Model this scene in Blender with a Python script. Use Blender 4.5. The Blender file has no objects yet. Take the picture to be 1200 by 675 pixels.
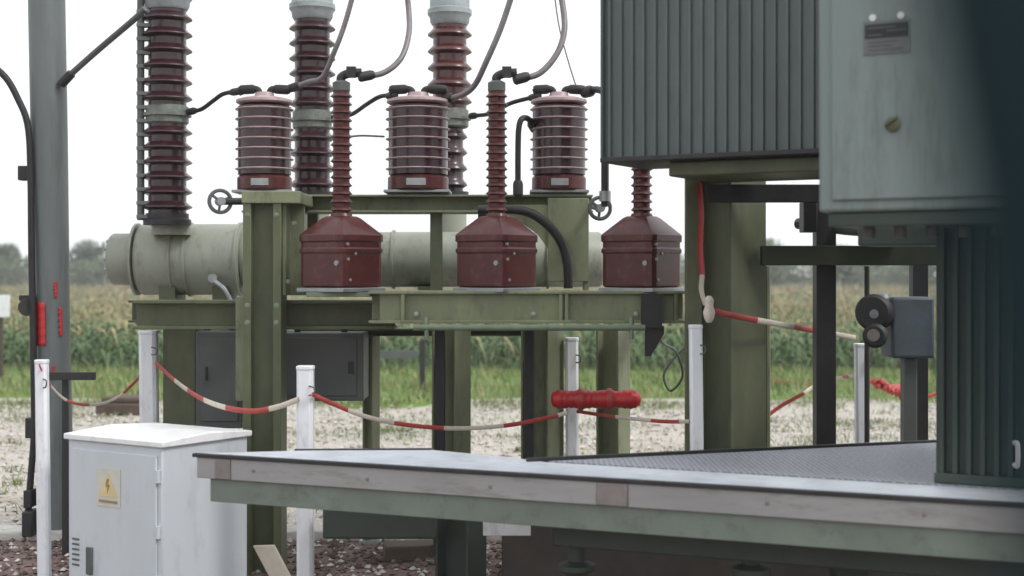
import bpy, math, random
from mathutils import Vector, Matrix
random.seed(7)
R = math.radians
scene = bpy.context.scene
COL = scene.collection
F = 1667.0; HC = 1.7; HY = 322.0        # focal length in px of the 1200 px photo, eye height, horizon row

def P(px, py, d):
    return Vector(((px-600)/F*d, d, HC-(py-HY)/F*d))

# ------------------------------------------------------------------ materials
def nodes_of(name):
    m = bpy.data.materials.new(name); m.use_nodes = True
    nt = m.node_tree; b = nt.nodes['Principled BSDF']
    return m, nt, b

def mk(name, rgb, rough=.5, metal=0., var=.18, scale=6., dirt=None, dirt_amt=.35, bump=.15, bscale=60., stretch=(1,1,1), spec=.5, coat=0.):
    m, nt, b = nodes_of(name)
    N = nt.nodes.new; L = nt.links.new
    tc = N('ShaderNodeTexCoord'); mp = N('ShaderNodeMapping'); mp.inputs['Scale'].default_value = stretch
    L(tc.outputs['Object'], mp.inputs['Vector'])
    n1 = N('ShaderNodeTexNoise'); n1.inputs['Scale'].default_value = scale; n1.inputs['Detail'].default_value = 7; n1.inputs['Roughness'].default_value = .65
    L(mp.outputs[0], n1.inputs['Vector'])
    r1 = N('ShaderNodeValToRGB'); e = r1.color_ramp.elements
    e[0].position = .3; e[1].position = .72
    e[0].color = [c*(1-var) for c in rgb]+[1]; e[1].color = [min(1, c*(1+var)) for c in rgb]+[1]
    L(n1.outputs['Fac'], r1.inputs['Fac'])
    out = r1.outputs['Color']
    if dirt:
        n2 = N('ShaderNodeTexNoise'); n2.inputs['Scale'].default_value = scale*2.3; n2.inputs['Detail'].default_value = 9; n2.inputs['Roughness'].default_value = .75
        L(mp.outputs[0], n2.inputs['Vector'])
        r2 = N('ShaderNodeValToRGB'); q = r2.color_ramp.elements
        q[0].position = .52; q[1].position = .68; q[0].color = (0,0,0,1); q[1].color = (dirt_amt,)*3+(1,)
        L(n2.outputs['Fac'], r2.inputs['Fac'])
        mx = N('ShaderNodeMix'); mx.data_type = 'RGBA'
        L(r2.outputs['Color'], mx.inputs[0]); L(out, mx.inputs[6]); mx.inputs[7].default_value = list(dirt)+[1]
        out = mx.outputs[2]
    L(out, b.inputs['Base Color'])
    b.inputs['Metallic'].default_value = metal
    b.inputs['Specular IOR Level'].default_value = spec
    b.inputs['Coat Weight'].default_value = coat
    b.inputs['Coat Roughness'].default_value = .08
    mr = N('ShaderNodeMapRange'); mr.inputs[3].default_value = max(.03, rough-.1); mr.inputs[4].default_value = min(1, rough+.12)
    L(n1.outputs['Fac'], mr.inputs[0]); L(mr.outputs[0], b.inputs['Roughness'])
    n3 = N('ShaderNodeTexNoise'); n3.inputs['Scale'].default_value = bscale; n3.inputs['Detail'].default_value = 4
    L(tc.outputs['Object'], n3.inputs['Vector'])
    bp = N('ShaderNodeBump'); bp.inputs['Strength'].default_value = bump; bp.inputs['Distance'].default_value = .004
    L(n3.outputs['Fac'], bp.inputs['Height']); L(bp.outputs[0], b.inputs['Normal'])
    return m

M = {}
M['porcelain'] = mk('brown_porcelain', (.034,.010,.015), .3, var=.3, scale=9, dirt=(.16,.10,.10), dirt_amt=.25, bump=.03, coat=.3)
M['porcelain2'] = mk('red_brown_porcelain', (.075,.018,.018), .28, var=.25, scale=9, dirt=(.2,.12,.11), dirt_amt=.25, bump=.03, coat=.3)
M['resin'] = mk('red_brown_resin', (.080,.019,.018), .33, var=.25, scale=7, dirt=(.2,.13,.12), dirt_amt=.3, bump=.05, coat=.12, spec=.35)
M['rib'] = mk('dusty_rib_edge', (.42,.31,.32), .4, var=.2, scale=12, dirt=(.12,.05,.05), dirt_amt=.5)
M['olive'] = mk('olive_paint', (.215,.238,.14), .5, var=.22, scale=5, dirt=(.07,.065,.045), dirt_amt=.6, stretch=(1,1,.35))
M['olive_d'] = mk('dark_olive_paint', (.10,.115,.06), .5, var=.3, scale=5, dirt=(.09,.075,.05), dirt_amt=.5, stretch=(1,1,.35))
M['flangem'] = mk('dull_flange', (.17,.19,.17), .5, var=.4, scale=14, dirt=(.07,.05,.05), dirt_amt=.7)
M['olive_k'] = mk('very_dark_olive_paint', (.028,.034,.016), .55, var=.3, scale=5)
M['plate'] = mk('dull_plate', (.16,.17,.175), .5, var=.1, scale=20)
M['joint'] = mk('brown_joint', (.23,.205,.195), .65, var=.25, scale=9)
M['bluegrey'] = mk('blue_grey_casting', (.10,.125,.145), .5, var=.2, scale=9, dirt=(.06,.06,.06))
M['tray'] = mk('brown_grey_steel', (.07,.058,.052), .7, var=.3, scale=4, dirt=(.12,.09,.07))
M['signmark'] = mk('sign_brown', (.34,.22,.08), .5, var=.1)
M['green_l'] = mk('pale_green_paint', (.17,.22,.15), .5, var=.2, scale=6, dirt=(.09,.09,.06), dirt_amt=.5)
M['tank'] = mk('grey_tank_paint', (.33,.35,.29), .45, var=.14, scale=4, dirt=(.15,.14,.11), dirt_amt=.6, stretch=(1,1,.4))
M['fin'] = mk('grey_green_radiator_paint', (.095,.122,.118), .42, var=.25, scale=3, dirt=(.07,.08,.075), dirt_amt=.5, stretch=(1,1,.25))
M['boxpaint'] = mk('light_grey_green_paint', (.20,.255,.245), .42, var=.12, scale=3.5, dirt=(.11,.13,.11), dirt_amt=.6, stretch=(1,1,.18))
M['body'] = mk('dark_green_tank_paint', (.035,.055,.045), .45, var=.25, scale=4, dirt=(.06,.065,.05), dirt_amt=.5, stretch=(1,1,.3))
M['near'] = mk('deep_blue_green_paint', (.006,.018,.023), .7, var=.2, scale=4, spec=.15)
M['black'] = mk('black_rubber', (.018,.016,.018), .55, var=.3, scale=15)
M['dark'] = mk('dark_steel', (.022,.022,.024), .5, var=.3, scale=8, dirt=(.06,.05,.04), dirt_amt=.4)
M['dkgrey'] = mk('dark_grey_sheet', (.10,.11,.105), .5, var=.15, scale=5, dirt=(.10,.095,.085), dirt_amt=.4)
M['galv'] = mk('galvanised_steel', (.34,.36,.37), .42, metal=.55, var=.18, scale=14, dirt=(.2,.2,.19), dirt_amt=.5)
M['capmetal'] = mk('cast_alloy', (.36,.40,.41), .5, metal=.3, var=.18, scale=12, dirt=(.18,.19,.19), dirt_amt=.5)
M['pole'] = mk('weathered_grey_pole', (.155,.175,.175), .48, metal=.25, var=.2, scale=5, dirt=(.09,.10,.09), dirt_amt=.6, stretch=(1,1,.12))
M['cable'] = mk('grey_cable', (.20,.18,.19), .45, metal=.3, var=.2, scale=20)
M['white'] = mk('white_plastic', (.80,.83,.87), .4, var=.06, scale=8, dirt=(.42,.40,.38), dirt_amt=.5, stretch=(1,1,.4))
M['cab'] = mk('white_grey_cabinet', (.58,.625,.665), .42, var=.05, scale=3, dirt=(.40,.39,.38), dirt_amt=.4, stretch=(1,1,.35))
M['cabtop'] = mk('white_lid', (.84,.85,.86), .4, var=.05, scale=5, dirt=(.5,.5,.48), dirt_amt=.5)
M['deck'] = mk('zinc_deck_sheet', (.58,.62,.68), .42, metal=0, var=.12, scale=4, dirt=(.3,.31,.33), dirt_amt=.5)
M['fascia'] = mk('weathered_fascia', (.32,.318,.318), .6, var=.16, scale=3, dirt=(.16,.13,.12), dirt_amt=.55, stretch=(.5,.5,2))
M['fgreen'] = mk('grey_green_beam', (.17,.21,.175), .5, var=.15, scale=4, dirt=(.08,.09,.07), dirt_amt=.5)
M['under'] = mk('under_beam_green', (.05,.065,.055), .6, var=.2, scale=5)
M['red'] = mk('red_plastic', (.50,.025,.03), .4, var=.2, scale=20)
M['tapewhite'] = mk('tape_white', (.62,.56,.48), .5, var=.1, scale=20)
M['tapered'] = mk('tape_red', (.42,.06,.05), .5, var=.2, scale=20)
M['yellow'] = mk('yellow_sign', (.70,.58,.30), .45, var=.1, scale=20)
M['paleyel'] = mk('pale_yellow_sign', (.60,.60,.53), .5, var=.06, scale=20)
M['concrete'] = mk('concrete', (.56,.54,.51), .85, var=.14, scale=7, dirt=(.25,.23,.2), dirt_amt=.6, bump=.5)
M['brownblock'] = mk('brown_timber', (.085,.06,.045), .8, var=.3, scale=10, bump=.5)
M['leaf_corn'] = mk('maize_leaf', (.105,.175,.065), .55, var=.35, scale=.8)
M['tassel'] = mk('maize_tassel', (.46,.37,.22), .8, var=.25, scale=.7)
M['drycorn'] = mk('maize_dry_top', (.36,.30,.15), .7, var=.3, scale=.6)
M['grass'] = mk('grass_blade', (.18,.25,.085), .6, var=.35, scale=1.5)
M['weed'] = mk('weed_leaf', (.15,.19,.06), .6, var=.3, scale=3)
M['crown'] = mk('tree_leaf', (.06,.085,.05), .7, var=.4, scale=.35)
M['crown2'] = mk('tree_leaf_pale', (.115,.15,.085), .7, var=.35, scale=.4)
M['bark'] = mk('bark', (.09,.07,.055), .9, var=.3, scale=10, bump=.6)
M['bolt'] = M['galv']

def two_tone(name, cols, scale, rough=.9, bump=1., bd=.03, vor=None, spec=.3):
    m, nt, b = nodes_of(name); N = nt.nodes.new; L = nt.links.new
    tc = N('ShaderNodeTexCoord')
    n = N('ShaderNodeTexNoise'); n.inputs['Scale'].default_value = scale; n.inputs['Detail'].default_value = 10; n.inputs['Roughness'].default_value = .7
    L(tc.outputs['Object'], n.inputs['Vector'])
    r = N('ShaderNodeValToRGB'); el = r.color_ramp.elements
    while len(el) < len(cols): el.new(.5)
    for i, c in enumerate(cols):
        el[i].position = .28+.46*i/(len(cols)-1); el[i].color = list(c)+[1]
    L(n.outputs['Fac'], r.inputs['Fac'])
    out = r.outputs['Color']
    if vor:
        v = N('ShaderNodeTexVoronoi'); v.inputs['Scale'].default_value = vor
        L(tc.outputs['Object'], v.inputs['Vector'])
        h = N('ShaderNodeHueSaturation'); s = N('ShaderNodeSeparateColor')
        L(v.outputs['Color'], s.inputs[0])
        mr = N('ShaderNodeMapRange'); mr.inputs[3].default_value = .82; mr.inputs[4].default_value = 1.14
        L(s.outputs[0], mr.inputs[0]); L(mr.outputs[0], h.inputs['Value']); L(out, h.inputs['Color'])
        out = h.outputs[0]
        bp = N('ShaderNodeBump'); bp.inputs['Strength'].default_value = bump; bp.inputs['Distance'].default_value = bd; bp.invert = True
        L(v.outputs['Distance'], bp.inputs['Height']); L(bp.outputs[0], b.inputs['Normal'])
    else:
        n2 = N('ShaderNodeTexNoise'); n2.inputs['Scale'].default_value = 18; n2.inputs['Detail'].default_value = 6
        L(tc.outputs['Object'], n2.inputs['Vector'])
        bp = N('ShaderNodeBump'); bp.inputs['Strength'].default_value = bump; bp.inputs['Distance'].default_value = bd
        L(n2.outputs['Fac'], bp.inputs['Height']); L(bp.outputs[0], b.inputs['Normal'])
    L(out, b.inputs['Base Color']); b.inputs['Roughness'].default_value = rough; b.inputs['Specular IOR Level'].default_value = spec
    return m
M['soil_far'] = two_tone('field_soil', [(.07,.06,.03),(.10,.09,.04),(.12,.12,.05)], .8)
M['gravel'] = two_tone('pale_gravel', [(.32,.31,.21),(.46,.42,.36),(.55,.51,.46),(.46,.43,.385),(.57,.53,.49)], .9, vor=26)
M['redsoil'] = two_tone('reddish_pebbles', [(.10,.07,.06),(.20,.14,.125),(.31,.25,.225)], 2.5, vor=22)
M['turf'] = two_tone('turf', [(.10,.16,.03),(.14,.24,.04),(.24,.24,.09)], 1.2)

def grating_mat():
    m, nt, b = nodes_of('studded_deck'); N = nt.nodes.new; L = nt.links.new
    tc = N('ShaderNodeTexCoord'); v = N('ShaderNodeTexVoronoi'); v.inputs['Scale'].default_value = 45; v.inputs['Randomness'].default_value = .25
    L(tc.outputs['Object'], v.inputs['Vector'])
    r = N('ShaderNodeValToRGB'); e = r.color_ramp.elements; e[0].position = .2; e[1].position = .55
    e[0].color = (.42,.44,.49,1); e[1].color = (.20,.21,.25,1)
    L(v.outputs['Distance'], r.inputs['Fac']); L(r.outputs[0], b.inputs['Base Color'])
    b.inputs['Roughness'].default_value = .5
    bp = N('ShaderNodeBump'); bp.inputs['Distance'].default_value = .006; bp.invert = True
    L(v.outputs['Distance'], bp.inputs['Height']); L(bp.outputs[0], b.inputs['Normal'])
    return m
M['grating'] = grating_mat()

# ------------------------------------------------------------------ geometry
Z = Vector((0,0,1))
class MB:
    def __init__(s): s.v = []; s.f = []; s.m = []; s.cut = []
    def add(s, vs, fs, mi=0):
        o = len(s.v); s.cut.append((o, len(s.f))); s.v += [Vector(v) for v in vs]
        for f in fs: s.f.append([o+i for i in f]); s.m.append(mi)
        return s
    def box(s, a, b, mi=0):
        x0,y0,z0 = [min(p,q) for p,q in zip(a,b)]; x1,y1,z1 = [max(p,q) for p,q in zip(a,b)]
        return s.obox((x0,y0,z0),(x1-x0,0,0),(0,y1-y0,0),(0,0,z1-z0), mi)
    def obox(s, o, a, b, c, mi=0):
        o,a,b,c = map(Vector,(o,a,b,c))
        if a.cross(b).dot(c) < 0: a, b = b, a
        vs = [o,o+a,o+a+b,o+b,o+c,o+a+c,o+a+b+c,o+b+c]
        return s.add(vs, [(0,3,2,1),(4,5,6,7),(0,1,5,4),(1,2,6,5),(2,3,7,6),(3,0,4,7)], mi)
    def pbox(s, px0, px1, py0, py1, d, dep, mi=0):      # front face given by photo rectangle at distance d
        a = P(px0, py0, d); b = P(px1, py1, d)
        return s.box((a.x, d, b.z), (b.x, d+dep, a.z), mi)
    def ext(s, outl, o, ux, uy, dr, mi=0):
        o,ux,uy,dr = map(Vector,(o,ux,uy,dr)); n = len(outl)
        if ux.cross(uy).dot(dr) < 0: outl = outl[::-1]
        a = [o+ux*p+uy*q for p,q in outl]; b = [v+dr for v in a]
        return s.add(a+b, [tuple(range(n))[::-1], tuple(range(n,2*n))]+[(i,(i+1)%n,n+(i+1)%n,n+i) for i in range(n)], mi)
    def ibeam(s, p0, p1, side, w, h, t=.012):             # side: direction of the flange width; h along the web
        p0 = Vector(p0); dr = Vector(p1)-p0; side = Vector(side).normalized(); up = dr.cross(side).normalized()
        W=w/2; H=h/2; k=t/2
        o = [(-W,-H),(W,-H),(W,-H+t),(k,-H+t),(k,H-t),(W,H-t),(W,H),(-W,H),(-W,H-t),(-k,H-t),(-k,-H+t),(-W,-H+t)]
        return s.ext(o, p0, side, up, dr)
    def lathe(s, prof, o, seg=28, axis=Z, mi=0, sq=None):
        o = Vector(o); axis = Vector(axis).normalized()
        ux = axis.orthogonal().normalized() if abs(axis.z) < .99 else Vector((1,0,0)); uy = axis.cross(ux)
        vs = []; n = len(prof)
        for r, z in prof:
            for k in range(seg):
                t = 2*math.pi*k/seg
                vs.append(o+axis*z+(ux*math.cos(t)+uy*math.sin(t))*max(r,1e-4))
        fs = []
        for i in range(n-1):
            for k in range(seg):
                k2 = (k+1)%seg; fs.append((i*seg+k, i*seg+k2, (i+1)*seg+k2, (i+1)*seg+k))
        fs.append(tuple(range(seg))[::-1]); fs.append(tuple(range((n-1)*seg, n*seg)))
        return s.add(vs, fs, mi)
    def cyl(s, a, b, r, seg=18, mi=0):
        a = Vector(a); b = Vector(b); return s.lathe([(r,0),(r,(b-a).length)], a, seg, b-a, mi)
    def tube(s, pts, r, seg=10, mi=0, stripes=0, sub=8, flat=1.):
        c = catmull([Vector(p) for p in pts], sub) if sub else [Vector(p) for p in pts]
        vs = []; n = len(c); up = None
        for i, p in enumerate(c):
            t = (c[min(i+1,n-1)]-c[max(i-1,0)]).normalized()
            if up is None: up = t.orthogonal().normalized() if abs(t.z) > .9 else (Z-t*Z.dot(t)).normalized()
            else: up = (up-t*up.dot(t)).normalized()
            sd = t.cross(up)
            for k in range(seg):
                a = 2*math.pi*k/seg; vs.append(p+up*math.cos(a)*r+sd*math.sin(a)*r*flat)
        o = len(s.v); s.cut.append((o, len(s.f))); s.v += vs
        acc = 0
        for i in range(n-1):
            mm = mi
            if stripes: mm = int(acc/stripes)%2; acc += (c[i+1]-c[i]).length
            for k in range(seg):
                k2 = (k+1)%seg; s.f.append([o+i*seg+k,o+i*seg+k2,o+(i+1)*seg+k2,o+(i+1)*seg+k]); s.m.append(mm)
        s.f.append([o+k for k in range(seg)][::-1]); s.m.append(mi); s.f.append([o+(n-1)*seg+k for k in range(seg)]); s.m.append(mi)
        return s
    def each(s, name, mats, parent, bevel=0, ang=35):      # every separate piece becomes a part of its own
        cuts = s.cut+[(len(s.v), len(s.f))]; out = []
        for (v0,f0),(v1,f1) in zip(cuts, cuts[1:]):
            q = MB(); q.v = s.v[v0:v1]; q.f = [[i-v0 for i in f] for f in s.f[f0:f1]]; q.m = s.m[f0:f1]
            out.append(q.build(name, mats, parent, bevel, ang))
        return out
    def build(s, name, mats, parent=None, bevel=0, ang=35, world=True):
        me = bpy.data.meshes.new(name)
        off = Vector((0,0,0))
        if parent is not None:
            r = parent
            while r.parent: r = r.parent
            off = r.location.copy()
        me.from_pydata([tuple(v-off) for v in s.v], [], s.f)
        if not isinstance(mats, (list,tuple)): mats = [mats]
        for m in mats: me.materials.append(M[m] if isinstance(m,str) else m)
        me.polygons.foreach_set('material_index', s.m)
        me.polygons.foreach_set('use_smooth', [True]*len(me.polygons))
        me.update(); me.validate()
        me.set_sharp_from_angle(angle=R(ang))
        ob = bpy.data.objects.new(name, me); COL.objects.link(ob)
        if parent is not None: ob.parent = parent
        if bevel:
            b = ob.modifiers.new('bevel','BEVEL'); b.width = bevel; b.segments = 2; b.limit_method = 'ANGLE'; b.angle_limit = R(40)
            b.harden_normals = False
        return ob

def catmull(p, sub):
    q = [p[0]*2-p[1]]+p+[p[-1]*2-p[-2]]; out = []
    for i in range(1, len(q)-2):
        a,b,c,d = q[i-1],q[i],q[i+1],q[i+2]
        for k in range(sub):
            t = k/sub; out.append(.5*((2*b)+(c-a)*t+(2*a-5*b+4*c-d)*t*t+(3*b-a-3*c+d)*t**3))
    out.append(p[-1]); return out

def tag(o, label=None, cat=None, group=None, kind=None):
    if label: o['label'] = label
    if cat: o['category'] = cat
    if group: o['group'] = group
    if kind: o['kind'] = kind
    return o
def thing(name, loc, label, cat, group=None):
    o = bpy.data.objects.new(name, None); COL.objects.link(o); o.location = loc; o.empty_display_size = .1
    return tag(o, label, cat, group)
def copy_tree(o, parent=None):
    c = o.copy(); COL.objects.link(c); c.parent = parent
    for ch in list(o.children): copy_tree(ch, c)
    return c

# ------------------------------------------------------------------ ground
def sheet(name, pts, z, mat):
    mb = MB(); mb.add([(x,y,z) for x,y in pts], [tuple(range(len(pts)))])
    return tag(mb.build(name, mat), kind='structure')
sheet('ground', [(-1500,-1500),(1500,-1500),(1500,1500),(-1500,1500)], 0, 'soil_far')
# gravel yard as a gently uneven sheet
mb = MB()
nx, ny = 90, 70
def hgt(x,y): return .012+.012*math.sin(x*1.3+y*.7)*math.sin(y*1.1-x*.4)+.006*math.sin(x*3.1+1)*math.sin(y*2.7)
vs = []; fs = []
for j in range(ny+1):
    for i in range(nx+1):
        x = -22+44*i/nx; y = -6+25.4*j/ny; e = 0 if 0 < i < nx and 0 < j < ny else 1
        vs.append((x, y, .022+(0 if e else hgt(x,y))))
for j in range(ny):
    for i in range(nx):
        a = j*(nx+1)+i; fs.append((a,a+1,a+nx+2,a+nx+1))
mb.add(vs, fs); tag(mb.build('gravel_yard','gravel', ang=180), kind='structure')
mb = MB(); vs=[]; fs=[]
edge = [(x, 18.4+.5*math.sin(x*.7)+.3*math.sin(x*1.9+2)+random.uniform(-.12,.12)) for x in [(-30+60*i/150) for i in range(151)]]
for (x,y) in edge: vs += [(x,y,.026),(x,24.5,.056)]
for i in range(150): fs.append((2*i,2*i+2,2*i+3,2*i+1))
mb.add(vs,fs); tag(mb.build('grass_verge','turf'), kind='structure')
sheet('pebble_bed', [(-16,-5),(16,-5),(16,8.77),(-16,8.77)], .062, 'redsoil')
# loose pebbles
mb = MB()
def pebble(mb, x,y,z,r, mi=0):
    vs=[]; 
    rot=random.random()*3
    for a,b,c in [(1,0,0),(0,1,0),(-1,0,0),(0,-1,0),(0,0,.7),(0,0,-.7)]:
        k=r*random.uniform(.7,1.2); vs.append((x+(a*math.cos(rot)-b*math.sin(rot))*k, y+(a*math.sin(rot)+b*math.cos(rot))*k, z+c*k))
    mb.add(vs,[(0,1,4),(1,2,4),(2,3,4),(3,0,4),(1,0,5),(2,1,5),(3,2,5),(0,3,5)],mi)
for i in range(7000):
    x=random.uniform(-4,4); y=random.uniform(6.4,8.75); pebble(mb,x,y,.068,random.uniform(.008,.028),random.choice((0,0,1,2)))
tag(mb.build('loose_pebbles',['redsoil','concrete','brownblock'],ang=60), 'loose reddish and grey pebbles under the raised deck','pebbles',kind='stuff')
mb = MB()
for i in range(5000):
    y=random.uniform(9.2,18); x=random.uniform(-.42,.42)*y; pebble(mb,x,y,.045,random.uniform(.01,.04),random.choice((0,0,1)))
tag(mb.build('loose_stones',['gravel','concrete'],ang=60), 'loose pale stones scattered over the gravel yard','stones',kind='stuff')
# kerb
mb = MB()
x=-15.
while x<15:
    mb.box((x,8.78,0),(x+.985,9.03,.115+random.uniform(-.004,.004))); x+=1.
tag(mb.build('kerb','concrete',bevel=.012),kind='structure')

# ------------------------------------------------------------------ vegetation
def blade(mb, base, dr, L, w, rise, droop, mi, seg=3):
    sd = Vector((-dr.y, dr.x, 0)); o=len(mb.v)
    for i in range(seg+1):
        t=i/seg; p = base+dr*(L*t)+Z*(rise*t-droop*t*t); ww = w*(1-t)**.6*(.5 if i==0 else 1)
        mb.v += [p-sd*ww/2, p+sd*ww/2+Z*ww*.2]
    for i in range(seg): mb.f.append([o+2*i,o+2*i+1,o+2*i+3,o+2*i+2]); mb.m.append(mi)
mb = MB(); mt = MB()
def maize(x,y,h,lod):
    b = Vector((x,y,.03)); lean = Vector((random.uniform(-.06,.06),random.uniform(-.06,.06),0))
    if lod<2:
        q=.012; top=b+Z*h*.9+lean
        mb.add([b+Vector((-q,0,0)),b+Vector((q,0,0)),top+Vector((q*.5,0,0)),top+Vector((-q*.5,0,0))],[(0,1,2,3)])
    n = [9,6,4][lod]; a0=random.random()*6
    for k in range(n):
        t=(k+.5)/n; a=a0+k*2.6; dr=Vector((math.cos(a),math.sin(a),0))
        blade(mb, b+Z*h*(.08+.74*t)+lean*t, dr, random.uniform(.28,.5)*(1 if lod<2 else 1.3), [.055,.08,.14][lod], random.uniform(.2,.42), random.uniform(.3,.7), 1 if (t>(.8 if y<29 else .5) and random.random()<(.3 if y<29 else .5)) else 0, 3 if lod==0 else 2)
    for k in range([5,5,5][lod]):
        a=random.random()*6.3; dr=Vector((math.cos(a),math.sin(a),0))
        blade(mt, b+Z*h*.86+lean, dr, .1, [.016,.03,.06][lod], h*.22, .03, 0, 1)
y=24.3
while y<120:
    lod = 0 if y<27 else (1 if y<45 else 2)
    row = .6 if y<27 else (.8 if y<45 else 1.9)
    dx = .17 if lod==0 else (.26 if lod==1 else .6)
    W = y*.40+3; x=-W
    while x<W:
        h = (.98 if y<27 else .9)*random.uniform(.85,1.12)*(1+.06*math.sin(x*.5+y))
        if y < 25.2: h *= .85
        maize(x+random.uniform(-.08,.08), y+random.uniform(-.15,.15), h, lod); x+=dx*random.uniform(.8,1.2)
    y+=row
tag(mb.build('maize_field',['leaf_corn','drycorn'],ang=180),'green maize crop with dry brown tops beyond the grass verge','maize field',kind='stuff')
tag(mt.build('maize_tassels','tassel',ang=180),'yellow brown tassels standing over the maize crop','tassels',kind='stuff')
mb = MB()
for i in range(26000):
    y=random.uniform(18.2,24.3); x=random.uniform(-.42,.42)*y
    if y < 18.5+.5*math.sin(x*.7)+.3*math.sin(x*1.9+2): continue
    a=random.random()*6.3
    k = .6+.6*(.5+.5*math.sin(x*1.1+y*2))
    blade(mb, Vector((x,y,.05)), Vector((math.cos(a),math.sin(a),0)), random.uniform(.02,.1), .022, random.uniform(.07,.2)*k, .02, 1 if random.random()<.15 else 0, 2)
tag(mb.build('grass',['grass','drycorn'],ang=180),'bright green grass along the edge of the yard','grass',kind='stuff')
mb = MB()
for i in range(5000):
    x=random.uniform(-.42,.42)*18; y=18.6-abs(random.gauss(0,.55)); a=random.random()*6.3
    if math.sin(x*2.1)+math.sin(x*.8+1)<-.3: continue
    blade(mb, Vector((x,y,.03)), Vector((math.cos(a),math.sin(a),0)), random.uniform(.02,.09), .018, random.uniform(.04,.13), .02, 0, 2)
for c in range(150):
    cy=random.uniform(9.6,18.3); cx=random.uniform(-.42,.42)*cy; rr=random.uniform(.08,.7)*(1.3 if cy>14 else .7)
    for i in range(int(40+rr*160)):
        a=random.random()*6.3; q=abs(random.gauss(0,rr)); a2=random.random()*6.3
        blade(mb, Vector((cx+math.cos(a)*q,cy+math.sin(a)*q*.6,.03)), Vector((math.cos(a2),math.sin(a2),0)), random.uniform(.02,.07), .014, random.uniform(.02,.09), .01, 0, 2)
tag(mb.build('weeds','weed',ang=180),'low weeds sprouting in patches through the gravel','weeds',kind='stuff')

def tree_mesh(mat, H, W, n, seed):
    rnd=random.Random(seed); cr=MB(); tr=MB()
    tr.lathe([(.16,0),(.12,H*.3),(.07,H*.6),(.02,H*.92)],(0,0,0),8)
    lobes=[]
    for k in range(11):
        t=rnd.random(); a=rnd.random()*6.3; q=W*.5*rnd.uniform(.1,.75)*(1-.5*t)
        lobes.append((Vector((math.cos(a)*q,math.sin(a)*q,H*(.22+.62*t))), W*rnd.uniform(.16,.30)))
        tr.tube([Vector((0,0,H*(.1+.4*t))), lobes[-1][0]], .035, 5, sub=1)
    for i in range(n):
        c,r=rnd.choice(lobes); v=Vector((rnd.gauss(0,1),rnd.gauss(0,1),rnd.gauss(0,.85))).normalized()*r*rnd.uniform(.55,1.12)
        p=c+v; s=rnd.uniform(.07,.17); a=Vector((rnd.gauss(0,1),rnd.gauss(0,1),rnd.gauss(0,1))).normalized(); b=a.orthogonal().normalized()
        cr.add([p-a*s-b*s*.6,p+a*s-b*s*.5,p+a*s*.8+b*s*.7,p-a*s+b*s*.5],[(0,1,2,3)])
    return cr,tr
variants=[]
kinds=[('crown',5.8,4.6,3200,'rounded dark green tree'),('crown2',4.6,5.6,3200,'low pale sage green tree'),('crown',7.0,4.4,3400,'tall narrow dark tree'),('crown2',5.2,4.2,3000,'small pale bushy tree'),('crown',4.8,6.2,3600,'broad dark green tree')]
protos=[]
trnd=random.Random(3)
for k,(mat,H,W,n,desc) in enumerate(kinds):
    root=thing('tree',(0,0,0),desc,'tree','trees beyond the maize field')
    c,t=tree_mesh(mat,H,W,n,k); c.build('crown',mat,root,ang=180); t.build('trunk','bark',root)
    protos.append((root,desc))
used=[False]*5
xs=[]; x=-51
while x<41: xs.append(x); x+=trnd.uniform(2.9,4.4)
words=['far left','left','centre left','centre right','right','far right']
for i,x in enumerate(xs):
    k=trnd.choice([0,1,1,3,4,0,1]) if trnd.random()<.9 else 2
    root,desc=protos[k]
    o=root if not used[k] else copy_tree(root); used[k]=True
    y=trnd.uniform(124,150); s=trnd.uniform(.62,1.0)
    o.location=(x,y,0); o.rotation_euler=(0,0,trnd.random()*6); o.scale=(s*1.15,s*1.15,s)
    px=600+x/y*F
    if px<165: place='seen at the left between pole and tank'
    elif px<280: place='hidden behind the left grey tank'
    elif 890<px<1095: place='seen between right column and transformer'
    else: place='hidden behind the switchgear'
    o['label']=desc+' number'
    o['_px']=px
# clearer labels for the trees that show
vis=sorted([o for o in COL.objects if o.parent is None and o.name.startswith('tree')], key=lambda o:o['_px'])
nth=['leftmost','second from the left','third from the left','fourth from the left','fifth from the left','sixth from the left','seventh from the left','eighth from the left','ninth from the left','tenth from the left','eleventh from the left','twelfth from the left','thirteenth from the left','fourteenth from the left']
def desc_of(o): return o['label'].split(' number')[0]
for sel,where in (([o for o in vis if -60<=o['_px']<300],'in hedgerow left of switchgear'),([o for o in vis if 880<=o['_px']<1110],'in hedgerow right of olive column'),([o for o in vis if 300<=o['_px']<880],'in hedgerow behind switchgear')):
    for i,o in enumerate(sel):
        o['label']='%s, %s %s'%(desc_of(o), nth[i].replace(' from the left',' tree').replace('leftmost','first tree')+' from the left', where)
for o in vis:
    if not (-60<=o['_px']<1110): bpy.data.objects.remove(o) if False else None
for o in vis: del o['_px']

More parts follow.
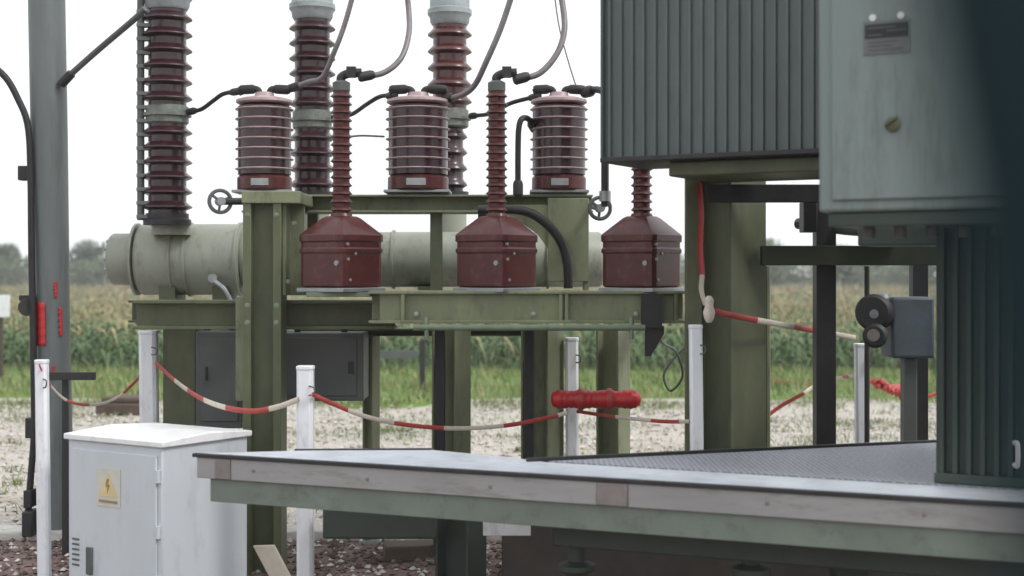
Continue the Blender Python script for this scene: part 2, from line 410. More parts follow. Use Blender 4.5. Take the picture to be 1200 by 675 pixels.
mb=MB(); hr=random.Random(11)
for i in range(30000):
    x=hr.uniform(-62,62); y=hr.uniform(121,127); hh=3.5+.7*math.sin(x*.35)+.5*math.sin(x*.9+1)+.3*math.sin(x*2.3)
    p=Vector((x,y,hh*hr.random()**.6)); s_=hr.uniform(.08,.2); a=Vector((hr.gauss(0,1),hr.gauss(0,1),hr.gauss(0,1))).normalized(); b=a.orthogonal().normalized()
    mb.add([p-a*s_-b*s_*.6,p+a*s_-b*s_*.5,p+a*s_*.8+b*s_*.7,p-a*s_+b*s_*.5],[(0,1,2,3)])
tag(mb.build('hedgerow','crown2',ang=180),'low pale green hedge closing the far end of the maize field','hedge',kind='stuff')
hz=MB().box((-90,-30,-1),(90,175,14)).build('haze','white'); tag(hz,kind='stuff')
hm=bpy.data.materials.new('haze_air'); hm.use_nodes=True; hn=hm.node_tree; hn.nodes.clear()
ho=hn.nodes.new('ShaderNodeOutputMaterial'); hv=hn.nodes.new('ShaderNodeVolumePrincipled'); hv.inputs['Density'].default_value=.0014; hv.inputs['Color'].default_value=(.93,.95,.96,1)
hn.links.new(hv.outputs[0],ho.inputs['Volume']); hz.data.materials.clear(); hz.data.materials.append(hm)

# ------------------------------------------------------------------ left pole and its cables
rt = thing('steel_pole', P(66,640,8.9)*1, 'tall weathered grey steel pole at the left edge with red tape scraps', 'pole')
rt.location.z=0
b0=Vector((P(67,640,8.9).x,8.9,0)); b1=Vector((P(53,-60,8.9).x,8.9,3.9)); ax=(b1-b0).normalized()
MB().lathe([(.108,0),(.104,1.5),(.112,2.6),(.113,4.0)], b0, 32, ax).build('shaft','pole',rt)
MB().lathe([(.16,0),(.16,.03),(.13,.035),(.118,.09)], b0+Z*.03, 28).build('base_flange','concrete',rt)
def on_pole(z,ang,r=.112): 
    p=b0+ax*z; return p+Vector((math.sin(ang)*r,-math.cos(ang)*r,0))
mb=MB()
for za,zb,aa,w in ((1.26,1.53,-.42,.034),(1.32,1.50,.74,.010),(1.05,1.14,.3,.008),(1.56,1.66,.5,.009)):
    n=16; o=len(mb.v); mb.cut.append((o,len(mb.f)))
    for i in range(n+1):
        zz=za+(zb-za)*i/n; wob=.05*math.sin(i*1.9+za*9)
        mb.v+=[on_pole(zz,aa-w/.11+wob,.1145),on_pole(zz,aa+w/.11+wob*.5,.1145)]
    for i in range(n): mb.f.append([o+2*i,o+2*i+1,o+2*i+3,o+2*i+2]); mb.m.append(0)
for tp in mb.each('tape_scrap','red',rt): sm=tp.modifiers.new('t','SOLIDIFY'); sm.thickness=.002
mb=MB()
for py in (203,): 
    c=P(28,py,8.85); mb.box(c+Vector((-.03,-.03,-.045)),c+Vector((.035,.05,.045)))
mb.build('cable_clamp','dark',rt,bevel=.006)
MB().box(P(22,346,8.82),P(44,352,8.95)).cyl(P(32,360,8.80),P(32,360,8.95),.055).build('junction_ring','dark',rt,bevel=.004)

rt=thing('downlead_cable',P(34,600,8.85),'black cable arching in at the left and running down the grey pole','cable')
MB().tube([P(-120,40,8.8),P(-40,60,8.8),P(2,86,8.8),P(22,118,8.8),P(33,150,8.8),P(36,210,8.8),P(37,300,8.8),P(39,400,8.8),P(40,500,8.8),P(36,560,8.8),P(33,600,8.8),P(33,628,8.8)],.021,12).build('sheath','black',rt)
mb=MB(); mb.box(P(29,490,8.78),P(46,512,8.86)); mb.box(P(27,575,8.74),P(44,592,8.86)); mb.each('clamp','dark',rt,bevel=.006)
MB().box(P(25,600,8.7),P(48,624,8.86)).build('end_fitting','dark',rt,bevel=.008)
rt=thing('branch_cable',P(80,92,8.8),'grey cable slanting up from the pole to the first insulator','cable')
MB().tube([P(74,97,8.82),P(82,88,8.8),P(118,56,8.7),P(158,22,8.5),P(170,10,8.45)],.019,12).build('sheath','dkgrey',rt)
MB().cyl(P(72,99,8.82),P(84,86,8.8),.028).build('gland','dark',rt)

rt=thing('marker_stake',P(78,630,8.3),'thin dark steel stake with crossbar right of the grey pole','stake')
rt.location.z=0
q=P(76,440,8.3)
mb=MB(); mb.box((q.x-.018,8.3,0),(q.x+.018,8.33,q.z)).build('stake','dark',rt,bevel=.003)
mb=MB(); a=P(56,436,8.28); b=P(113,445,8.3); mb.box((a.x,8.265,b.z),(b.x,8.298,a.z)).build('crossbar','dark',rt,bevel=.003)

def at_(px,py): d=HC*F/(py-HY); return Vector(((px-600)/F*d,d,0))
# ------------------------------------------------------------------ white posts
posts=[(49,421,14,7.4,.012,'slim white barrier post in front of the grey pole'),
       (174,387,20,8.6,.01,'white barrier post rising behind the white cabinet'),
       (358,428,19,7.05,.0,'white barrier post right of the front olive column'),
       (670,395,15,8.2,.004,'white barrier post behind the red tape roll'),
       (815,380,15,7.0,.01,'white barrier post left of the big olive column'),
       (1008,402,13,7.9,.01,'slim white barrier post beside the valve motor')]
post_top=[]
first=None
for px,py,w,d,lean,lab in posts:
    t=P(px,py,d); wd=w/F*d
    rt=thing('barrier_post',(t.x,d,0),lab,'post','white barrier posts')
    h=t.z
    mb=MB(); bz=.05
    k=wd/2; c=k*.35
    o=[(-k+c,-k),(k-c,-k),(k,-k+c),(k,k-c),(k-c,k),(-k+c,k),(-k,k-c),(-k,-k+c)]
    mb.ext(o,(t.x+lean*h,d,bz),(1,0,0),(0,1,0),(-lean*h,0,h-bz-.02)); mb.build('shaft','white',rt,bevel=.002)
    mb=MB(); k2=k*1.08; o2=[(a*1.08,b*1.08) for a,b in o]
    mb.ext(o2,(t.x,d,h-.022),(1,0,0),(0,1,0),(0,0,.02)); mb.build('cap','white',rt,bevel=.004)
    mb=MB(); mb.tube([(t.x+k*.6,d-k-.002,h-.10),(t.x+k*1.3,d-k-.02,h-.11),(t.x+k*1.2,d-k-.02,h-.14),(t.x+k*.6,d-k,h-.145)],.004,6); mb.build('hook','dkgrey',rt)
    post_top.append(Vector((t.x,d-k,h)))
# ------------------------------------------------------------------ barrier tapes
def span(name,pts,lab,r=.011,st=.35,cat='barrier tape',flat=.35):
    rt=MB(); p=[P(*q) for q in pts]
    rt.tube(p,r,8,stripes=st,flat=flat,sub=12)
    o=rt.build(name,['tapered','tapewhite']); tag(o,lab,cat,'red and white barrier tapes'); return o
span('barrier_tape',[(182,425,8.52),(205,446,8.2),(232,465,7.7),(262,477,7.3),(295,482,7.15),(325,477,7.05),(350,468,6.98)],'red and white tape sagging from behind the white cabinet to the next post',.014)
span('barrier_tape',[(366,462,6.98),(392,474,7.2),(425,487,7.4),(470,497,7.6),(530,502,7.8),(590,499,7.9),(640,490,8.0),(664,484,8.1)],'red and white tape sagging between middle post and red roll',.012)
span('barrier_tape',[(676,482,8.1),(710,487,7.9),(745,491,7.6),(780,494,7.4),(808,494,7.0)],'red and white tape from the red roll to the post by the big column',.010)
span('barrier_tape',[(832,362,6.93),(850,368,6.95),(880,374,7.1),(930,383,7.4),(975,391,7.7),(1002,396,7.85)],'red and white tape stretched right from the big olive column',.015)
span('barrier_tape',[(893,492,9.6),(915,476,9.6),(940,462,9.5),(965,447,9.4),(1003,440,8.0)],'slack faded tape slanting up right of the big olive column',.013)
span('barrier_tape',[(46,428,7.3),(58,450,7.6),(80,470,8.0),(112,474,8.4),(140,464,8.6),(166,440,8.6)],'thin tape sagging behind the white cabinet from the leftmost post',.009)
rt=MB().tube([P(820,215,6.98),P(822,250,6.96),P(821,290,6.96),P(823,322,6.95)],.022,8,flat=.25,mi=0)
rt.tube([P(823,322,6.95),P(822,340,6.94),P(827,358,6.92)],.02,8,flat=.3,mi=1)
tag(rt.build('hanging_strip',['red','tapewhite']),'bright red strip hanging down the big olive column, white at its end','tape strip')
rt=MB().lathe([(.012,0),(.024,.02),(.030,.05),(.020,.08),(.024,.11),(.010,.13)],P(831,378,6.9),14)
tag(rt.build('tape_knot','tapewhite'),'whitish knot of tape tied beside the big olive column','knot')
# red roll
c0=P(646,468,7.9); c1=P(751,468,7.9)
rt=thing('tape_roll',(c0+c1)/2,'bright red rolled barrier netting lying across the white post','net roll')
L=(c1-c0).length; n=46; prof=[(.02,0)]
for i in range(n+1):
    t=i/n; prof.append(((.050+.003*math.sin(t*23)+.0025*math.sin(t*91+1))*(1 if 1<i<n-1 else .8), .01+(L-.02)*t))
prof.append((.02,L))
MB().lathe(prof,c0,20,(1,0,0)).build('roll','red',rt,ang=50)
mb=MB()
for t in (.3,.62): mb.lathe([(.060,0),(.062,.008),(.062,.02),(.060,.028)],c0+Vector((L*t,0,0)),20,(1,0,0))
mb.each('tie_band','tapered',rt)

# ------------------------------------------------------------------ white cabinet
C=Vector((-1.697,6.9,0)); A_=Vector((-.57,.37,0)); B_=Vector((.322,.496,0)); H=.86
an=A_.normalized(); bn=B_.normalized()
rt=thing('utility_cabinet',C,'white metal utility cabinet with yellow warning sign at lower left','cabinet')
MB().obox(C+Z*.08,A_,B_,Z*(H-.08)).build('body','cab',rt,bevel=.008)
MB().obox(C+Z*.0+an*.03+bn*.03,A_-an*.06,B_-bn*.06,Z*.08).build('plinth','concrete',rt,bevel=.005)
mb=MB(); o=C-an*.018-bn*.018+Z*(H+.001); a=A_+an*.036; b=B_+bn*.036
pts=[(0,0),(1,0)]
v=[o,o+a,o+a+b,o+b]; top=[p+Z*.03 for p in v]; rid=[o+b*.5+Z*.05, o+a+b*.5+Z*.05]
mb.add(v+top+rid,[(3,2,1,0),(0,1,5,4),(2,3,7,6),(1,2,6,9,5),(3,0,4,8,7),(4,5,9,8),(6,7,8,9)])
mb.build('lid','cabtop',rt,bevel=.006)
# door on the front (A) face, normal = -bn
nf=-bn
dr=MB().obox(C+an*.03+Z*.11+nf*.0,A_-an*.06,nf*.012,Z*(H-.15)).build('door','cab',rt,bevel=.004)
W=A_.length
def cf(u,z,off=.013): return C+an*(W*(1-u))+Z*z+nf*off      # u from the left of the photo
mb=MB().obox(cf(.34,.545)-an*.0,-an*.17,nf*.003,Z*.19); mb.build('sign_plate','paleyel',dr)
mb=MB(); o=cf(.34,.545,.0165)
mb.ext([(.02,.05),(.15,.05),(.085,.165)],o,-an,Z,nf*.002); mb.build('warning_triangle','yellow',dr)
mb=MB(); o=cf(.34,.545,.0190)
mb.ext([(.075,.135),(.095,.14),(.086,.11),(.1,.11),(.078,.065),(.083,.098),(.07,.098)],o,-an,Z,nf*.0015); mb.ext([(.02,.02),(.15,.02),(.15,.032),(.02,.032)],o,-an,Z,nf*.0015); mb.build('sign_mark','signmark',dr)
mb=MB().obox(cf(.23,.19),-an*.045,nf*.012,Z*.14).build('handle','dkgrey',dr,bevel=.006)
mb=MB()
for k in range(6): mb.obox(cf(.07,.225+k*.026),-an*.05,nf*.004,Z*.009)
mb.build('vent','dkgrey',dr)
mb=MB()
for z in (.2,.45,.72): mb.cyl(cf(.975,z-.03,.010),cf(.975,z+.03,.010),.012)
mb.each('hinge','cab',dr)

# ------------------------------------------------------------------ switchgear frame
frame=rt=thing('switchgear_frame',(0,8,0),'olive green steel frame carrying the rows of brown insulators','steel frame')
def col(pxc,w,ytop,d,mat='olive',z0=.0,h=None,t=.014,web=True):
    p=P(pxc,ytop,d); wd=w/F*d
    hh=h or wd
    return MB().ibeam((p.x,d+hh/2,z0),(p.x,d+hh/2,p.z),(0,1,0) if web else (1,0,0),hh,wd,t)
# front tall column: web faces sideways so that both flanges show as strips with a dark recess
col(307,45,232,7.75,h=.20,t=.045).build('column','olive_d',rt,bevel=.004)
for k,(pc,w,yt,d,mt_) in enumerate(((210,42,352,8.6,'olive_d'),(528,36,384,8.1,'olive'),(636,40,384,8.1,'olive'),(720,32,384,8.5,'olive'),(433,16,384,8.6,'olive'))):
    p=P(pc,yt,d); wd=w/F*d
    mb=MB()
    # box-section post with a recessed dark side
    mb.ibeam((p.x,d+.1,.0),(p.x,d+.1,p.z),Vector((1,.0,0)) if k in(0,) else Vector((.55,.83,0)),wd*.9,wd*.95,.014)
    mb.build('column',mt_,rt,bevel=.003)
    mb=MB().box((p.x-wd*.8,d+.1-wd*.8,.05),(p.x+wd*.8,d+.1+wd*.8,.085)); mb.build('base_plate','galv',rt,bevel=.003)
# lower beams (I sections seen from the side)
def hbeam(px0,px1,py0,py1,d,mat,fl=.14,t=.014,name='beam'):
    a=P(px0,(py0+py1)/2,d); b=P(px1,(py0+py1)/2,d); h=(py1-py0)/F*d
    return MB().ibeam((a.x,d+fl/2,a.z),(b.x,d+fl/2,b.z),(0,1,0),fl,h,t).build(name,mat,rt,bevel=.003)
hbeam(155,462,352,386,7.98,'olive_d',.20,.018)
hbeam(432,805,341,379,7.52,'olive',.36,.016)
# closing plate on the right beam: flat painted side, with stiffeners
mb=MB().pbox(445,795,344.5,375.5,7.56,.012); mb.build('side_plate','olive',rt)
mb=MB()
for x in (470,655,662,790): mb.pbox(x,x+4,344.5,375.5,7.525,.034)
mb.each('stiffener','olive',rt)
hbeam(345,640,386,394,8.55,'olive_d',.12,.008)
for px,d in ((515,8.0),(620,8.0)):  # black strips added to stand for the shaded left sides of two columns
    p=P(px,386,d); MB().box((p.x-.027,d,.03),(p.x+.027,d+.12,p.z)).build('shade_strip','black',rt,bevel=.003)
MB().pbox(276,286,348,470,7.90,.05).build('angle_bar','olive',rt,bevel=.003)
# cross members going back
mb=MB()
for px in (175,300,440): 
    p=P(px,366,8.2); mb.box((p.x-.05,8.19,p.z-.06),(p.x+.05,9.3,p.z+.05))
for px in (470,640,790):
    p=P(px,358,7.9); mb.box((p.x-.05,7.89,p.z-.05),(p.x+.05,9.3,p.z+.05))
mb.each('cross_member','olive_d',rt,bevel=.003)
hbeam(150,800,352,378,9.2,'olive_d',.2,.014)
# upper beam and its posts
hbeam(283,695,228,249,8.2,'olive',.26,.012)
MB().pbox(331,357,238,346,7.98,.012).pbox(331,335,238,346,7.80,.178).build('bracket_plate','olive',rt,bevel=.003)
MB().ext([(0,0),(.29,0),(.29,.06),(.10,.22),(0,.22)],P(357,346,7.99),(1,0,0),(0,0,1),(0,.012,0)).build('gusset','olive',rt)
MB().pbox(283,352,224,238,7.74,.5).build('head_plate','olive',rt,bevel=.004)
a=P(668,238,8.15)
mb=MB(); mb.pbox(642,690,232,330,8.12,.014); mb.pbox(684,690,238,340,8.135,.14); mb.build('bracket_plate','olive',rt,bevel=.003)
mb=MB().ext([(0,0),(.30,0),(.30,-.28),(.22,-.17),(.08,-.07),(0,-.05)],P(585,240,8.13),(1,0,0),(0,0,1),(0,.012,0)); mb.build('gusset','olive',rt)
mb=MB().pbox(504,518,248,344,8.3,.08); mb.pbox(560,572,248,344,8.3,.08); mb.pbox(360,372,248,344,8.4,.08); mb.each('upright','olive_d',rt,bevel=.003)
MB().pbox(752,776,344,384,7.47,.045).ext([(0,0),(.10,0),(.10,-.04),(.03,-.16),(0,-.16)],P(756,382,7.50),(1,0,0),(0,0,1),(0,.03,0)).build('end_bracket','dark',rt)
mb=MB()
for px,py,d in ((290,358,7.63),(290,378,7.63),(324,358,7.63),(324,378,7.63),(290,252,7.63),(324,252,7.63),(338,330,7.795),(345,262,7.795)):
    mb.lathe([(.015,0),(.015,.012),(.008,.013),(.008,.022)],P(px,py,d),6,(0,-1,0))
mb.each('bolt','green_l',rt)
# light green rail with two end drops
a=P(484,384,7.42); b=P(756,384,7.42)
MB().tube([a,b],.016,12,sub=1).build('rail','green_l',rt)
mb=MB()
for px in (500,740): mb.tube([P(px,372,7.44),P(px,384,7.42),P(px,398,7.42)],.012,8,sub=1)
mb.each('rail_drop','green_l',rt)
mb=MB()
for px in (488,625,745): mb.lathe([(.013,0),(.013,.012),(.006,.013),(.006,.02)],P(px,368,7.545),8,(0,-1,0))
mb.each('bolt','galv',rt)

# dark control box behind the columns
rt=thing('control_box',P(350,472,8.3),'dark grey control box hanging below the olive frame behind the front column','control box')
MB().pbox(322,426,390,470,8.28,.3).build('body','dkgrey',rt,bevel=.008)
MB().pbox(330,418,396,464,8.268,.012).build('door','dkgrey',rt,bevel=.003)
MB().pbox(408,414,424,438,8.256,.012).build('handle','dark',rt,bevel=.002)
MB().pbox(345,352,380,390,8.35,.02).pbox(400,407,380,390,8.35,.02).each('hanger','dark',rt)
rt=thing('drive_cabinet',P(255,500,8.5),'dark grey drive cabinet under the left tank, left of the front column','drive cabinet')
MB().pbox(229,284,388,502,8.5,.3).build('body','dkgrey',rt,bevel=.008)
MB().pbox(235,279,396,494,8.488,.012).build('door','dkgrey',rt,bevel=.003)
MB().pbox(240,243,430,446,8.476,.012).build('handle','dark',rt,bevel=.002)
MB().pbox(238,246,378,388,8.6,.03).pbox(268,276,378,388,8.6,.03).each('hanger','dark',rt)

# ------------------------------------------------------------------ grey tank tube
rt=thing('breaker_tank',P(400,303,9.05),'long light grey horizontal tank behind the olive frame','tank')
zc=P(0,304,9.05).z
def tubex(px0,px1,r,d=9.05,rim=True):
    a=P(px0,304,d).x; b=P(px1,304,d).x
    pr=[(r*.93,0),(r,.02),(r,b-a-.02),(r*.93,b-a)]
    return MB().lathe(pr,(a,d,zc),40,(1,0,0))
tubex(165,285,.225).build('left_drum','tank',rt)
tubex(285,705,.175).build('barrel','tank',rt)
tubex(131,160,.165).build('end_cap','tank',rt,bevel=.006)
mb=MB()
for px in (160,205,222,281,460,556,640): 
    a=P(px,304,9.05).x; r=.236 if px<285 else .187
    if px==160: r=.23
    mb.lathe([(r-.03,0),(r,.001),(r,.016),(r-.03,.017)],(a,9.05,zc),40,(1,0,0))
mb.each('flange','tank',rt)
mb=MB()
for k in range(12):
    t=k*math.pi/6; c=Vector((P(131,304,9.05).x-.0,9.05+math.sin(t)*.13,zc+math.cos(t)*.13)); mb.lathe([(.012,0),(.012,.014)],c,8,(-1,0,0))
mb.each('bolt','galv',rt)
mb=MB()
for px in (200,262,500,600): a=P(px,345,9.0); mb.box((a.x-.05,8.9,P(0,352,9.2).z),(a.x+.05,9.2,zc-.17))
mb.each('saddle','olive_d',rt)
mb=MB(); mb.tube([P(252,330,8.80),P(262,338,8.78),P(270,352,8.78)],.015,8); mb.lathe([(.028,0),(.028,.03)],P(250,326,8.82),12,(0,-1,0)); mb.build('drain_valve','galv',rt)

# ------------------------------------------------------------------ tall insulators
def sheds(z0,z1,rc,rs,pitch):
    pr=[(rc,z0)]; n=int(round((z1-z0)/pitch)); p=(z1-z0)/n
    for i in range(n):
        z=z0+i*p
        pr+=[(rc,z+p*.22),(rs-.006,z+p*.36),(rs,z+p*.40),(rs-.002,z+p*.48),(rc+(rs-rc)*.35,z+p*.66),(rc,z+p*.80)]
    pr.append((rc,z1)); return pr
def insulator(px,d,ybase,ymid0,ymid1,ycap,w,lab,mat_u='porcelain',mat_l='porcelain',low=1.,rods=False):
    base=P(px,ybase,d); k=F/d; rs=w/2/k; rc=rs*.76
    rt=thing('post_insulator',base,lab,'insulator','tall two stage insulators')
    z=lambda py: (ybase-py)/k
    MB().lathe([(rs*.95,-.03),(rs*.95,.0),(rc*1.12,.012),(rc*1.12,.04)],base,28).build('base_flange','dark',rt)
    MB().lathe(sheds(.04,z(ymid1),rc*low,rs*low,18/k),base,30).build('lower_porcelain',mat_l,rt)
    h=z(ymid0)-z(ymid1)
    MB().lathe([(rc*1.02,z(ymid1)),(rc*1.12,z(ymid1)+.01),(rc*1.12,z(ymid1)+h*.4),(rs*.96,z(ymid1)+h*.42),(rs*.96,z(ymid1)+h*.58),(rc*1.12,z(ymid1)+h*.6),(rc*1.12,z(ymid0)-.01),(rc*1.02,z(ymid0))],base,28).build('middle_flange','flangem',rt)
    MB().lathe(sheds(z(ymid0),z(ycap),rc,rs,18/k),base,30).build('upper_porcelain',mat_u,rt)
    cp=MB().lathe([(rc*1.05,z(ycap)),(rs*.88,z(ycap)+.02),(rs*.9,z(ycap)+.05),(rs*1.0,z(ycap)+.07),(rs*1.0,z(ycap)+.1),(rs*.9,z(ycap)+.11),(rs*.9,z(ycap)+.26),(rs*.6,z(ycap)+.34)],base,30).build('cap','capmetal',rt)
    return rt,k
i1,k=insulator(196,8.75,258,124,146,12,58,'tall dark brown ribbed insulator nearest the grey pole, leftmost of three')
mb=MB(); b=P(165,258,8.7)
mb.tube([b,P(165,-40,8.7)],.022,12,sub=1)
mb.build('control_rod','dkgrey',i1)
mb=MB(); n=16
for i in range(n): 
    q=P(165,14+i*16,8.7); mb.box(q+Vector((-.02,-.03,-.012)),q+Vector((.065,.02,.012)))
mb.each('rod_clip','plate',i1,bevel=.003)
i2,_=insulator(366,9.1,232,130,152,24,54,'tall dark brown ribbed insulator in the middle behind the first pair of small ribbed units')
i3,_=insulator(527,9.3,232,128,150,30,52,'tall insulator with brighter red brown upper half, rightmost of three','porcelain2','porcelain',.8)
for t_,px,d in ((i2,366,9.1),(i3,527,9.3)):
    q=P(px,232,d); MB().cyl((q.x,d,zc+.15),(q.x,d,q.z-.03),.11,24).build('turret','tank',t_)
q=P(196,258,8.75); MB().cyl((q.x,8.75+.1,zc+.15),(q.x,8.75+.1,q.z-.029),.12,24).build('turret','tank',i1)

# ------------------------------------------------------------------ ribbed voltage transformers
def ribbed(px,lab):
    d=8.3; b=P(px,226,d); k=F/d
    rt=thing('voltage_transformer',b,lab,'transformer','small ribbed transformers on the upper beam')
    MB().box(b+Vector((-.17,-.12,-.004)),b+Vector((.17,.12,.012))).build('foot','galv',rt,bevel=.003)
    MB().lathe([(.150,.012),(.158,.02),(.158,.085),(.145,.10),(.135,.105)],b,32).build('skirt','resin',rt)
    pr=[]; z=.105; 
    pr=[(.147,.105)]
    mb=MB().lathe([(.154,.105),(.154,.50),(.12,.515)],b,36)
    for i in range(7):
        zz=.132+i*.058; mb.lathe([(.150,zz-.002),(.166,zz+.001),(.170,zz+.005),(.166,zz+.009),(.150,zz+.012)],b,36,mi=1)
    mb.build('ribbed_core',['porcelain','rib'],rt,ang=60)
    hd=MB().lathe([(.15,.515),(.165,.525),(.162,.54),(.12,.552),(.06,.562),(.05,.585),(.02,.59)],b,32).build('head','rib',rt)
    mb=MB()
    for s in (-1,1):
        mb.tube([b+Vector((s*.03,0,.56)),b+Vector((s*.04,0,.60)),b+Vector((s*.09,0,.605)),b+Vector((s*.15,0,.595+.01*s))],.021,10)
        mb.lathe([(.026,0),(.028,.02),(.028,.075),(.02,.09)],b+Vector((s*.06,0,.605)),12,(s,0,-.05))
    mb.each('terminal','black',hd)
    MB().box(b+Vector((-.05,-.166,.035)),b+Vector((.05,-.157,.075))).build('rating_plate','galv',rt)
    return rt
v1=ribbed(310,'small brown ribbed transformer with pale rib edges, leftmost on the upper beam')
for px,s,lab in ((490,1.12,'small brown ribbed transformer, middle one and widest on the upper beam'),(655,1.0,'small brown ribbed transformer next to the large grey green radiator')):
    o=copy_tree(v1); o.location=P(px,226,8.3); o.scale=(s,s,1); o['label']=lab

# ------------------------------------------------------------------ housings with thin necks (current transformers)
def housing(px,lab):
    d=7.72; b=P(px,341,d); k=F/d
    rt=thing('current_transformer',b,lab,'transformer','square housed transformers on the front beam')
    a=R(36); ux=Vector((math.cos(a),-math.sin(a),0)); uy=Vector((math.sin(a),math.cos(a),0))
    # photo: left face wide, right face narrow; nearest corner right of the middle
    ux,uy=Vector((math.cos(R(-36)),math.sin(R(-36)),0)),Vector((-math.sin(R(-36)),math.cos(R(-36)),0))
    s=.162; c=.05; b_=b
    def oct(s,c): return [(-s+c,-s),(s-c,-s),(s-c*.3,-s+c*.3),(s,-s+c),(s,s-c),(s-c*.3,s-c*.3),(s-c,s),(-s+c,s),(-s+c*.3,s-c*.3),(-s,s-c),(-s,-s+c),(-s+c*.3,-s+c*.3)]
    levels=[(.150,.04,.02),(.160,.04,.03),(.160,.04,.20),(.166,.04,.21),(.166,.04,.225),(.160,.04,.235),(.160,.04,.262),(.167,.04,.27),(.167,.04,.30),(.163,.042,.308),(.078,.022,.395),(.062,.018,.405)]
    mb=MB(); vs=[]; n=12
    for ss,cc,z in levels:
        for p,q in oct(ss,cc): vs.append(b+(ux*p+uy*q)*1.03+Z*z)
    fs=[tuple(range(n))[::-1],tuple(range(len(vs)-n,len(vs)))]
    for i in range(len(levels)-1):
        for j in range(n): j2=(j+1)%n; fs.append((i*n+j,i*n+j2,(i+1)*n+j2,(i+1)*n+j))
    mb.add(vs,fs); mb.build('housing','resin',rt,ang=18)
    pl=MB(); pl.obox(b-ux*.17-uy*.17-Z*.004,ux*.34,uy*.34,Z*.022).build('base_plate','galv',rt,bevel=.003)
    rc=.045; rs=.060
    pr=[(.062,.404),(.055,.42)]+[(r,z) for r,z in sheds(.42,1.08,rc,rs,.043)]
    nk=MB().lathe(pr,b,24).build('neck','resin',rt,ang=40)
    MB().lathe([(.042,1.08),(.048,1.085),(.048,1.13),(.03,1.14)],b,20).build('top_cap','dkgrey',rt)
    mb=MB(); cn=b+Vector((0,0,1.13)); mb.tube([cn,cn+Z*.03,cn+Vector((.04,-.0,.05)),cn+Vector((.11,0,.055))],.024,10); mb.box(cn+Vector((.03,-.03,.03)),cn+Vector((.08,.03,.085))); mb.build('connector','dark',rt,bevel=.004)
    mb=MB()
    cr=b+ux*.160-uy*.160
    for q,z in ((.03,.25),(.035,.17),(.05,.06),(.09,.20)):
        mb.lathe([(.009,0),(.009,.010),(.004,.012)],b+ux*.160-uy*(.160-q)+Z*z,8,ux)
    mb.lathe([(.014,0),(.014,.012)],b+ux*(.160-.04)-uy*.160+Z*.15,10,-uy)
    mb.each('screw','galv',rt)
    MB().obox(b+ux*.02-uy*.1605+Z*.09,ux*.075,-uy*.003,Z*.05).build('rating_plate','dkgrey',rt)
    return rt
c1=housing(400,'red brown square housing with ribbed neck, left one on the front beam')
for px,lab in ((582,'red brown square housing with ribbed neck, middle one on the front beam'),(752,'red brown square housing with ribbed neck, below the grey green radiator')):
    o=copy_tree(c1); o.location=P(px,341,7.72); o['label']=lab
for i,px in enumerate((400,582,752)):
    b=P(px,341,7.72); MB().box(b+Vector((-.17,-.14,-.030)),b+Vector((.17,.16,-.0055))).build('mounting_pad','green_l',frame,bevel=.003)

# ------------------------------------------------------------------ conductors
def cable(pts,r,lab,mat='cable',name='conductor_cable',ends=True):
    rt=thing(name,P(*pts[0]),lab,'cable')
    p=[P(*q) for q in pts]
    MB().tube(p,r,12).build('strand',mat,rt)
    if ends:
        for q,q2 in ((p[0],p[1]),(p[-1],p[-2])):
            dr=(q2-q).normalized(); MB().lathe([(r*1.2,-.02),(r*1.7,-.01),(r*1.7,.05),(r*1.3,.07)],q,12,dr).build('lug','dark',rt)
    return rt
cable([(424,90,7.72),(450,85,7.75),(470,68,7.8),(479,40,7.9),(479,12,8.0),(474,-30,8.0)],.016,'grey conductor curving up from the left square housing neck')
cable([(606,93,7.72),(632,86,7.75),(652,64,7.8),(661,38,7.85),(660,10,7.9),(652,-30,7.95)],.017,'grey conductor curving up from the middle square housing neck')
cable([(342,103,8.3),(362,96,8.2),(378,90,8.15),(392,60,8.1),(405,25,8.1),(420,-30,8.1)],.015,'grey conductor rising from the left small ribbed transformer past the middle insulator')
cable([(522,116,8.3),(540,112,8.2),(556,100,8.15),(570,72,8.1),(588,30,8.1),(606,-25,8.1)],.017,'grey conductor rising from the middle small ribbed transformer across the sky')
cable([(222,131,8.7),(236,128,8.6),(250,118,8.5),(262,110,8.4),(279,107,8.3)],.013,'short conductor from leftmost tall insulator to the small ribbed transformer','black')
cable([(392,138,9.0),(412,134,8.8),(430,122,8.5),(446,113,8.4),(462,112,8.3)],.013,'short conductor from middle tall insulator to the middle ribbed transformer','black')
cable([(553,136,9.2),(575,133,8.9),(596,122,8.5),(612,117,8.4),(630,113,8.3)],.013,'short conductor from rightmost tall insulator to the third ribbed transformer','black')
cable([(686,108,8.3),(700,105,8.2),(716,112,8.0),(735,120,7.9)],.02,'short black conductor running in behind the grey green radiator','black')
cable([(648,-20,8.4),(655,30,8.4),(666,72,8.35),(676,104,8.3)],.004,'very thin wire dropping to the third ribbed transformer','dkgrey',ends=False)
cable([(607,226,8.1),(607,180,8.1),(608,150,8.1),(612,139,8.12),(620,140,8.2),(626,150,8.3)],.017,'black hooked conduit standing left of the third ribbed transformer','black',name='conduit')
cable([(560,246,8.02),(612,247,8.02),(640,262,8.02),(658,285,8.02),(665,310,8.02),(666,338,8.02)],.026,'thick black hose arching down from the upper beam at right','black',name='hose',ends=False)
cable([(410,160,8.6),(425,159,8.6),(450,160,8.5)],.006,'thin grey link wire between middle insulator and ribbed transformer','dkgrey',ends=False,name='link_wire')
